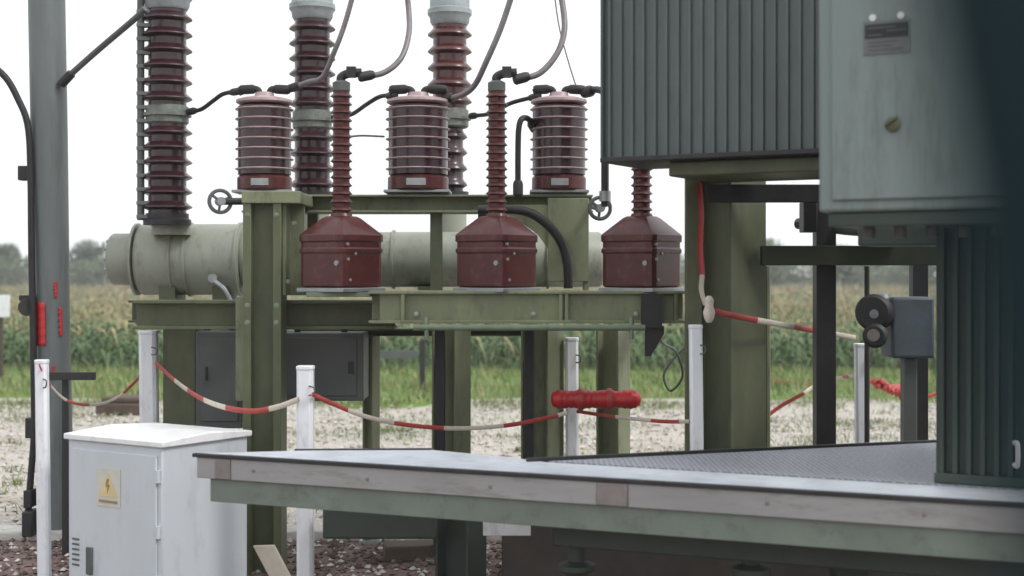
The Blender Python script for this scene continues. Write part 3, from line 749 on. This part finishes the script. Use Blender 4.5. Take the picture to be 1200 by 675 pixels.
# hand wheel at the left end of the upper beam
def wheel(px,py,d,r,lab,ax=(.5,-1,0)):
    c=P(px,py,d); rt=thing('hand_wheel',c,lab,'hand wheel'); a=Vector(ax).normalized(); u=Z.cross(a).normalized()
    ring=[c+(u*math.cos(t)+Z*math.sin(t))*r for t in [2*math.pi*i/20 for i in range(21)]]
    MB().tube(ring,.011,8,sub=2).build('rim','dkgrey',rt)
    mb=MB()
    for k in range(3):
        t=k*2.094+.4; mb.tube([c,c+(u*math.cos(t)+Z*math.sin(t))*r],.008,6,sub=1)
    mb.each('spoke','dkgrey',rt)
    MB().cyl(c+a*.03,c-a*.03,.024).build('hub','galv',rt)
    return rt,c
rt,c=wheel(258,236,8.0,.062,'small dark hand wheel left of the upper beam')
MB().tube([c,P(288,236,8.05)],.02,10,sub=1).build('spindle','dark',rt)
rt,c=wheel(703,244,8.0,.06,'grey hand wheel at the right end of the upper beam',(.15,-1,0))
MB().tube([c,P(690,240,8.2)],.02,10,sub=1).build('spindle','galv',rt)
rt=thing('conduit',P(709,240,7.9),'thin black vertical conduit at the left edge of the radiator','conduit')
MB().tube([P(709,242,7.9),P(709,180,7.9),P(709,115,7.9)],.022,10).build('pipe','black',rt)
MB().cyl(P(709,236,7.9),P(709,224,7.9),.032).build('coupling','galv',rt)

# ------------------------------------------------------------------ transformer side, aligned to direction U
U=Vector((.878,-.479,0)).normalized(); V=Vector((-U.y,U.x,0))     # V points away from camera
def corr(mb,o,length,z0,z1,pitch,dep,back,duty=.45):
    out=[]; n=int(length/pitch); p=length/n
    for i in range(n):
        x=i*p; out+=[(x,0),(x+p*(.5-duty/2),0),(x+p*(.5-duty/2)+p*.08,-dep),(x+p*(.5+duty/2)-p*.08,-dep),(x+p*(.5+duty/2),0)]
    out+=[(length,0),(length,back),(0,back)]
    mb.ext(out,Vector((o.x,o.y,z0)),U,V,(0,0,z1-z0)); return mb
# hanging ribbed radiator box
O=Vector((P(709,0,6.8).x,6.8,0)); zb=P(0,190,6.8).z
rt=thing('radiator',O+Z*zb,'large grey green ribbed radiator hanging above the big olive column','radiator')
corr(MB(),O,1.22,zb+.02,3.5,.056,.016,.45,.36).build('fins','fin',rt,ang=30)
mb=MB(); mb.obox(O-U*.012-V*.034+Z*(zb-.004),U*1.25,V*.52,Z*.024); mb.build('bottom_plate','dark',rt,bevel=.004)
mb=MB(); mb.obox(O-U*.012-V*.028+Z*(zb+.021),U*.011,V*.48,Z*1.2); mb.build('end_plate','fin',rt,bevel=.002)
mb=MB(); mb.obox(O+U*.30+V*.06+Z*(zb-.075),U*.95,V*.56,Z*.07); mb.build('collector','olive_d',rt,bevel=.01)
MB().cyl(O+U*1.12-V*.04+Z*(zb-.0),O+U*1.12-V*.04+Z*(zb+.06),.02).build('vent_plug','galv',rt)
# big olive column with head
cb=Vector((P(850,0,7.38).x,7.38,0))
rt=thing('support_column',cb,'big dark olive steel column under the radiator','column')
zt=zb+.12
MB().ibeam(cb,cb+Z*(zt-.03),Vector((.75,.66,0)),.28,.31,.02).build('shaft','olive_d',rt,bevel=.003)
MB().obox(cb-U*.22-V*.2+Z*(zt-.03),U*.46,V*.42,Z*.03).build('head_plate','olive_d',rt,bevel=.003)
MB().obox(cb-U*.24-V*.22+Z*.05,U*.5,V*.46,Z*.03).build('base_plate','galv',rt,bevel=.003)
# secondary slim leg of the column (left dark strip)
a=P(812,0,7.15); MB().box((a.x-.035,7.15,.0),(a.x+.045,7.21,zb-.002)).build('slim_leg','olive_d',rt,bevel=.004)
b0_=P(880,216,7.1); b1_=P(962,237,7.1)
MB().box((b0_.x-.22,7.10,b1_.z),(b1_.x+.25,7.15,b0_.z)).build('arm','dark',rt,bevel=.004)

# right-hand dark frame
rt=thing('pipe_frame',P(968,520,7.3),'dark steel frame with crossbar between big column and transformer','steel frame')
mb=MB(); a=P(957,245,7.3); b=P(980,700,7.3); mb.box((a.x,7.3,0),(b.x,7.40,a.z+.05)); mb.each('upright','dark',rt,bevel=.003)
mb=MB(); a=P(1070,300,7.5); b=P(1088,700,7.5); mb.box((a.x,7.5,0),(b.x,7.58,a.z)); mb.each('upright','dark',rt,bevel=.003)
mb=MB(); a=P(893,288,7.24); b=P(1082,311,7.24); mb.box((a.x,7.225,b.z),(b.x+.1,7.296,a.z)); mb.build('crossbar','olive_k',rt,bevel=.004)
mb=MB(); a=P(1016,312,7.5); b=P(1016,520,7.5); mb.tube([a,(b.x,7.5,0)],.014,8,sub=1); mb.build('thin_rod','dark',rt)
mb=MB(); a=P(896,300,7.6); mb.tube([P(898,312,7.6),(P(898,0,7.6).x,7.6,0)],.022,8,sub=1); mb.build('conduit','olive',rt)
mb=MB(); a=P(942,236,7.2); b=P(958,272,7.2); mb.box(a,(b.x,7.32,b.z)); mb.build('junction_block','dark',rt,bevel=.006)
mb=MB(); mb.tube([P(935,262,7.6),P(955,264,7.5),P(985,268,7.3),P(1010,270,7.2),P(1060,272,7.2)],.03,10); mb.build('cross_pipe','dkgrey',rt)
mb=MB()
for px,py in ((990,262),(1002,268),(1030,282),(1042,280),(1056,283),(1068,281)):
    mb.lathe([(.018,0),(.022,.01),(.022,.05),(.012,.06)],P(px,py,7.15),10,(0,-.2,1))
mb.each('fitting','galv',rt)

# valve motor
rt=thing('valve_motor',P(1040,380,7.0),'black round valve motor with grey gearbox in front of the transformer','valve')
c=P(1030,380,7.0)
MB().lathe([(.05,0),(.085,.01),(.09,.03),(.09,.10),(.075,.12)],c+Vector((0,.02,.06)),24,(-.5,-1,0)).build('motor','black',rt)
MB().lathe([(.03,0),(.055,.01),(.06,.05),(.045,.07)],P(1026,393,6.9),20,(-.3,-1,0)).build('lower_port','dark',rt)
MB().lathe([(.022,0),(.03,.004),(.03,.012)],P(1026,393,6.8)+Vector((-.005,.02,0)),16,(-.3,-1,0)).build('port_seal','joint',rt)
mb=MB().pbox(1045,1096,348,420,6.95,.2); mb.build('gearbox','bluegrey',rt,bevel=.015)
MB().lathe([(.02,0),(.035,.01),(.03,.03),(.01,.04)],P(1033,352,6.95),14,Z).build('cap','galv',rt)
MB().lathe([(.012,0),(.022,.003),(.02,.01)],P(1024,368,6.85),12,(0,-1,0)).build('sight_glass','galv',rt)
MB().box(P(1060,420,7.0),(P(1075,0,7.0).x,7.08,.05)).build('stand','dkgrey',rt,bevel=.004)

# clutter seen between the posts
rt=MB(); rr=random.Random(5)
for i in range(9):
    px=1018+i*4.5; py=446+i*2.4
    rt.tube([P(px,py,11),P(px+6,py+rr.uniform(-5,5),10.9),P(px+13,py+rr.uniform(-5,6),11),P(px+20,py+rr.uniform(-3,6),11.05)],.022,6,flat=.4)
rt.tube([P(1055,466,11),P(1080,466,11),P(1110,458,11)],.014,6)
tag(rt.build('tangled_tape','tapered'),'crumpled faded red tape hanging behind the slim right white post','tangled tape')
rt=MB(); p=at_(893,454); q=at_(962,456)
rt.tube([p+Z*.06,(p*.6+q*.4)+Z*.10,(p*.3+q*.7)+Z*.06,q+Z*.08],.03,6,flat=.5)
tag(rt.build('discarded_tape','tapered'),'strip of faded red tape lying at the grass edge right of the big column','tape strip')
rt=thing('cable_loop',P(790,385,8.6),'loose dark cable loop hanging under the right end of the olive frame','cable')
MB().tube([P(768,372,8.0),P(775,400,8.2),P(792,412,8.4),P(800,440,8.5),P(786,458,8.6),P(778,440,8.6),P(790,420,8.6),P(806,405,8.6)],.008,8).build('strand','dkgrey',rt)
rt=thing('low_rail',at_(494,462),'low dark rail on a short post at the grass edge between the olive columns','rail')
g=at_(494,462); MB().box(g+Vector((-.03,0,.0)),g+Vector((.05,.06,.0))+Z*(P(0,398,g.y).z)).build('post','dark',rt)
MB().box((P(440,0,g.y).x,g.y-.03,P(0,420,g.y).z),(g.x-.04,g.y+.02,P(0,411,g.y).z)).build('rail','dkgrey',rt)

# ------------------------------------------------------------------ platform
zt=.90
def G(px,py): d=(HC-zt)*F/(py-HY); return Vector((P(px,py,d).x,d,0))
A=G(234,531); Bn=G(1215,590); far=G(1500,608)
dU=(Bn-A).normalized(); dV=Vector((-dU.y,dU.x,0))
Ln=4.6
E=A+dU*Ln
rt=thing('deck_platform',A+Z*zt,'raised zinc deck with weathered pinkish fascia crossing the foreground','platform')
inner0=G(372,527.5); 
# front walkway strip: A .. E, ~0.30 deep to G(700,546) style inner line
s0=A; s1=E; s2=E+dV*.42; s3=A+dV*.42
fl=G(505,527.0)
mb=MB(); th=.014
def slab(mb,pts,z,th):
    n=len(pts); a=[Vector((p.x,p.y,z-th)) for p in pts]; b=[Vector((p.x,p.y,z)) for p in pts]
    area=sum(pts[i].x*pts[(i+1)%n].y-pts[(i+1)%n].x*pts[i].y for i in range(n))
    if area<0: a.reverse(); b.reverse()
    mb.add(a+b,[tuple(range(n))[::-1],tuple(range(n,2*n))]+[(i,(i+1)%n,n+(i+1)%n,n+i) for i in range(n)])
pin=dV*.40
j1=G(620,541); j2=G(1098,519.5)
slab(mb,[A,E,E+dV*.26,G(640,541.5),G(600,536),G(508,527.3),G(360,527.8)],zt,th); mb.build('walkway_sheet','deck',rt,bevel=.002)
mb=MB()
e1=A+dU*1.6+dV*.265
slab(mb,[G(640,541.5)+dV*.008+dU*.01,E+dV*.268,E+dV*2.0,j2],zt+.004,th); mb.build('studded_plate','grating',rt)
# dark far lip
def lip(mb,a,b,h,w,z): 
    d=(b-a).normalized(); n=Vector((-d.y,d.x,0)); mb.obox(Vector((a.x,a.y,z)),b-a,n*w,Z*h)
mb=MB(); lip(mb,G(618,541.3),j2,.028,.02,zt-.012); lip(mb,G(345,528),G(506,527),.016,.02,zt-.010); mb.each('rear_lip','dark',rt,bevel=.002)
# front edge strip (dark), fascia (pinkish), lower beam (grey green)
mb=MB(); mb.obox(A-dU*.02-dV*.03+Z*(zt-.0155),dU*(Ln+.02),dV*.0285,Z*.017); mb.build('edge_trim','dark',rt,bevel=.003)
mb=MB(); x=0
for x0,x1 in ((0,.10),(.181,1.90),(2.03,Ln)):
    mb.obox(A-dV*.022+dU*x0+Z*(zt-.108),dU*(x1-x0),dV*.03,Z*.0955)
mb.each('fascia_board','fascia',rt,bevel=.003)
mb=MB(); 
for x0,x1 in ((.1005,.180),(1.901,2.029)): mb.obox(A-dV*.027+dU*x0+Z*(zt-.106),dU*(x1-x0),dV*.03,Z*.09)
mb.each('joint_plate','joint',rt,bevel=.003)
o=A+dU*.06-dV*.005+Z*(zt-.212)
out=[(0,0),(.07,0),(.07,.012),(.012,.012),(.012,.091),(.07,.091),(.07,.103),(0,.103)]
mb=MB(); mb.ext(out,o,dV,Z,dU*(Ln-.06)); mb.build('edge_channel','fgreen',rt,bevel=.003)
mb=MB()
for k in range(8):
    p=A+dU*(.3+k*.57)-dV*.022+Z*(zt-.06+.004*math.sin(k*5)); mb.lathe([(.008,0),(.008,.004),(.003,.006)],p,8,-dV)
mb.each('screw','joint',rt)
# under-deck beams, legs
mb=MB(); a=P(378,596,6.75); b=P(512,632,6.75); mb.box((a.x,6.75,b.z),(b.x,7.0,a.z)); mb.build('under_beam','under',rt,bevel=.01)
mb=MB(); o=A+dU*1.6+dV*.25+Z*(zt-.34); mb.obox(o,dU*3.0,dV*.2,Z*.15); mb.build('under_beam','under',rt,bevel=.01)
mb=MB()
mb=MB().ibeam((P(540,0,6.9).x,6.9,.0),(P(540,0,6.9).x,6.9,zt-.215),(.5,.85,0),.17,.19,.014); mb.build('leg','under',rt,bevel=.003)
for px,d in ((1000,5.9),(1250,5.6)):
    mb=MB(); p=P(px,0,d); mb.box((p.x-.07,d,0),(p.x+.07,d+.14,zt-.345)); mb.build('leg','under',rt,bevel=.006)
mb=MB()
for px,d,py in ((676,6.05,664),(880,5.75,668)):
    p=P(px,py,d); mb.lathe([(.05,-.03),(.08,-.01),(.08,.01),(.035,.025),(.035,zt-.02-p.z)],p,16)
mb.each('levelling_foot','under',rt)
# joists across, hidden side
for k in range(4):
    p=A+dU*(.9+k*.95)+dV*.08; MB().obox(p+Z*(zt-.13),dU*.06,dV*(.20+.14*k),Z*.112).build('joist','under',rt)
# white tray below
p=P(565,625,6.6); tag(MB().pbox(566,622,611,628,6.6,.16).pbox(566,622,605,609,6.74,.02).build('packing_sheet','white',bevel=.003),'small white plastic sheet wedged under the deck near the middle','plastic sheet')
# dark green tray/bund below deck at right
rt2=thing('oil_tray',P(760,700,6.9),'dark grey oil tray standing on the pebbles under the deck','tray')
mb=MB(); mb.box((-.05,7.0,.06),(3.6,8.1,.10)); mb.build('floor','dkgrey',rt2)
mb=MB(); mb.box((-.05,6.94,.06),(3.6,6.97,.64)); mb.box((-.05,8.1,.06),(3.6,8.13,.5)); mb.each('side','tray',rt2,bevel=.004)

# ------------------------------------------------------------------ transformer body and marshalling box
T0=G(1097,566); T0=Vector((T0.x,T0.y,0))
rt=thing('transformer_tank',T0+Z*zt,'dark green corrugated transformer tank standing on the deck at right','transformer')
corr(MB(),T0,1.7,zt+.045,2.05,.05,.03,1.1,.5).build('corrugated_wall','body',rt,ang=30)
MB().obox(T0-U*.0-V*.04+Z*(zt+.006),U*1.7,V*1.2,Z*.038).build('foot_rail','body',rt,bevel=.004)
MB().obox(T0-U*.04-V*.06+Z*2.052,U*1.8,V*1.3,Z*.05).build('top_flange','body',rt,bevel=.005)
MB().obox(T0+U*.05+V*.15+Z*2.104,U*1.7,V*.95,Z*1.3).build('upper_tank','body',rt,bevel=.01)
mb=MB(); q=P(1188,532,5.1); mb.tube([q+Vector((0,0,.04)),q+Vector((0,-.03,.035)),q+Vector((0,-.03,-.035)),q+Vector((0,0,-.04))],.009,8); mb.build('handle','white',rt)
mb=MB()
for k in range(9): mb.lathe([(.014,0),(.014,.016)],T0+U*(.05+k*.19)-V*.03+Z*2.102,8)
mb.each('bolt','galv',rt)
# marshalling box
Bx=Vector((P(959,0,5.05).x,5.05,0)); zb2=P(0,249,5.05).z; nV=V
rt=thing('marshalling_box',Bx+Z*zb2,'light grey green control cabinet with nameplate hanging at upper right','control cabinet')
MB().obox(Bx+Z*zb2,U*1.3,V*.36,Z*1.5).build('body','boxpaint',rt,bevel=.012)
MB().obox(Bx+U*.05-V*.014+Z*(zb2+.04),U*1.2,V*.013,Z*1.42).build('door','boxpaint',rt,bevel=.006)
MB().obox(Bx+U*.03+V*.02+Z*(zb2-.05),U*1.2,V*.3,Z*.048).build('gland_plate','body',rt,bevel=.004)
mb=MB()
for k in range(5):
    p=Bx+U*(.14+k*.11)+V*.16; mb.cyl(p+Z*(zb2-.09),p+Z*(zb2-.05),.022,14)
mb.each('cable_gland','dkgrey',rt)
def onbox(px,py):      # hit of the photo ray with the door plane
    dr=Vector(((px-600)/F,1,-(py-HY)/F)); o=Bx-V*.0145+Z*zb2; t=(o-Vector((0,0,HC))).dot(V)/dr.dot(V); return Vector((0,0,HC))+dr*t
p0=onbox(1012,65); p1=onbox(1066,65); p2=onbox(1012,26)
w=(p1-p0).length; h=p2.z-p0.z
pl=MB().obox(p0,U*w,-V*.004,Z*h).build('nameplate','plate',rt,bevel=.001)
MB().obox(p0+U*.006-V*.0043+Z*(h*.48),U*(w-.012),-V*.002,Z*(h*.42)).build('dark_field','dark',pl)
mb=MB()
for k,(a,b) in enumerate(((.1,.85),(.1,.6),(.1,.75))): mb.obox(p0+U*w*a-V*.0043+Z*(h*(.10+.12*k)),U*w*(b-a),-V*.0012,Z*h*.05)
for k,(a,b) in enumerate(((.1,.4),(.5,.9),(.1,.7))): mb.obox(p0+U*w*a-V*.0065+Z*(h*(.55+.11*k)),U*w*(b-a),-V*.0012,Z*h*.04)
mb.build('plate_lines','dkgrey',pl)
mb=MB(); 
for a in (.2,.8): mb.lathe([(.012,0),(.012,.006)],p0+U*w*a+Z*(h+.012),10,-V)
mb.each('rivet','white',pl)
p=onbox(1046,146)
MB().lathe([(.026,0),(.026,.010),(.018,.014)],p,20,-V).obox(p-V*.014-Vector((0,0,.006))-U*.022,U*.044+Z*.025,-V*.012,Z*.012).build('lock','olive_d',rt,bevel=.001)
# under-structure between box and tank
rt=thing('cable_duct',P(1040,270,6.0),'dark cable duct running beneath the light grey green cabinet','cable duct')
MB().obox(Vector((P(1005,0,6.1).x,6.1,P(0,288,6.1).z)),U*1.2,V*.3,Z*.11).build('duct','body',rt,bevel=.006)
MB().obox(Vector((P(1005,0,6.1).x,6.1,P(0,288,6.1).z))+U*.3+V*.1+Z*.112,U*.08,V*.08,Z*.25).each('hanger','dark',rt)

# near dark leaning stanchion, just right of the camera
SD=.28
q0=Vector(((1165-600)/F*SD,SD,HC-(620-HY)/F*SD)); q1=Vector(((1048-600)/F*SD,SD,HC-(0-HY)/F*SD))
dr=(q1-q0); sl=dr.x/dr.z
zA=0.02; zB=2.5
pa=Vector((q0.x+(zA-q0.z)*sl,SD,zA)); pb=Vector((q0.x+(zB-q0.z)*sl,SD,zB))
rt=thing('leaning_stanchion',pa,'blurred dark blue green steel stanchion leaning at the right edge','stanchion')
MB().ext([(0,0),(.16,0),(.19,.09),(.05,.09)],pa,(1,0,0),(0,1,0),pb-pa).build('shaft','near',rt,bevel=.012)
MB().box(pa+Vector((-.04,-.04,0)),pa+Vector((.2,.14,.02))).build('foot','near',rt,bevel=.003)

# ------------------------------------------------------------------ loose things on the ground
def at(px,py): d=HC*F/(py-HY); return Vector(((px-600)/F*d,d,0))
p=at(143,490); rt=MB(); rt.box((p.x-.32,p.y,.03),(p.x+.25,p.y+.5,.17)); rt.box((p.x-.26,p.y+.05,.172),(p.x+.2,p.y+.45,.24))
tag(rt.build('timber_stack','brownblock',bevel=.02),'low brown timber stack on the gravel behind the white cabinet','timber')
p=at(482,672); tag(MB().obox((p.x-.15,p.y,.06),(.32,.05,0),(-.03,.2,0),(0,0,.09)).build('timber_block','brownblock',bevel=.01),'dark brown block lying on pebbles under the deck','timber block')
p=P(318,672,7.6); tag(MB().obox((p.x,7.6,.06),(.11,.02,0),(0,.03,0),(-.10,.0,.19)).build('offcut_board','tapewhite',bevel=.004),'pale board offcut leaning against the front olive column','board')
p=P(-6,372,30); 
rt=thing('field_marker',(P(2,0,22).x,22,0),'white field marker board at the left edge before the maize','marker')
a=P(-12,346,22); b=P(11,372,22); MB().box((a.x,22,b.z),(b.x,22.03,a.z)).build('board','white',rt,bevel=.01)
MB().box(((a.x+b.x)/2-.03,22.031,0),((a.x+b.x)/2+.03,22.08,b.z+.1)).build('stake','bark',rt)

# ------------------------------------------------------------------ camera, light, world
cam=bpy.data.cameras.new('camera'); co=bpy.data.objects.new('camera',cam); COL.objects.link(co)
co.location=(0,0,HC); co.rotation_euler=(R(90),0,0)
cam.sensor_width=36; cam.lens=F/1200*36; cam.shift_y=-(337.5-HY)/1200; cam.clip_end=4000; cam.clip_start=.05
cam.dof.use_dof=True; cam.dof.focus_distance=7.9; cam.dof.aperture_fstop=1.8; cam.dof.aperture_blades=0
scene.camera=co
sun=bpy.data.lights.new('sun','SUN'); so=bpy.data.objects.new('sun',sun); COL.objects.link(so)
sun.energy=1.5; sun.angle=R(14); sun.color=(1,.97,.93)
EL=R(48); AZ=R(115)      # azimuth clockwise from +Y: sun high to the right, a little behind the camera
sd=Vector((math.sin(AZ)*math.cos(EL),math.cos(AZ)*math.cos(EL),math.sin(EL)))
so.rotation_euler=sd.to_track_quat('Z','Y').to_euler(); so.location=(8,-6,12)
w=bpy.data.worlds.new('World'); scene.world=w; w.use_nodes=True
nt=w.node_tree; bg=nt.nodes['Background']
sky=nt.nodes.new('ShaderNodeTexSky'); sky.sky_type='NISHITA'; sky.sun_disc=False; sky.sun_elevation=EL; sky.sun_rotation=AZ
sky.dust_density=5; sky.air_density=1.2; sky.ozone_density=1
hs=nt.nodes.new('ShaderNodeHueSaturation'); hs.inputs['Saturation'].default_value=.2
mx=nt.nodes.new('ShaderNodeMix'); mx.data_type='RGBA'; mx.inputs[0].default_value=.75; mx.inputs[7].default_value=(11.3,11.5,11.8,1)
nt.links.new(sky.outputs[0],hs.inputs['Color']); nt.links.new(hs.outputs[0],mx.inputs[6]); nt.links.new(mx.outputs[2],bg.inputs['Color'])
bg.inputs['Strength'].default_value=.12
vs_=scene.view_settings; vs_.view_transform='Standard'; vs_.look='None'; vs_.gamma=1; vs_.exposure=.1; vs_.use_curve_mapping=False
scene.render.engine='CYCLES'
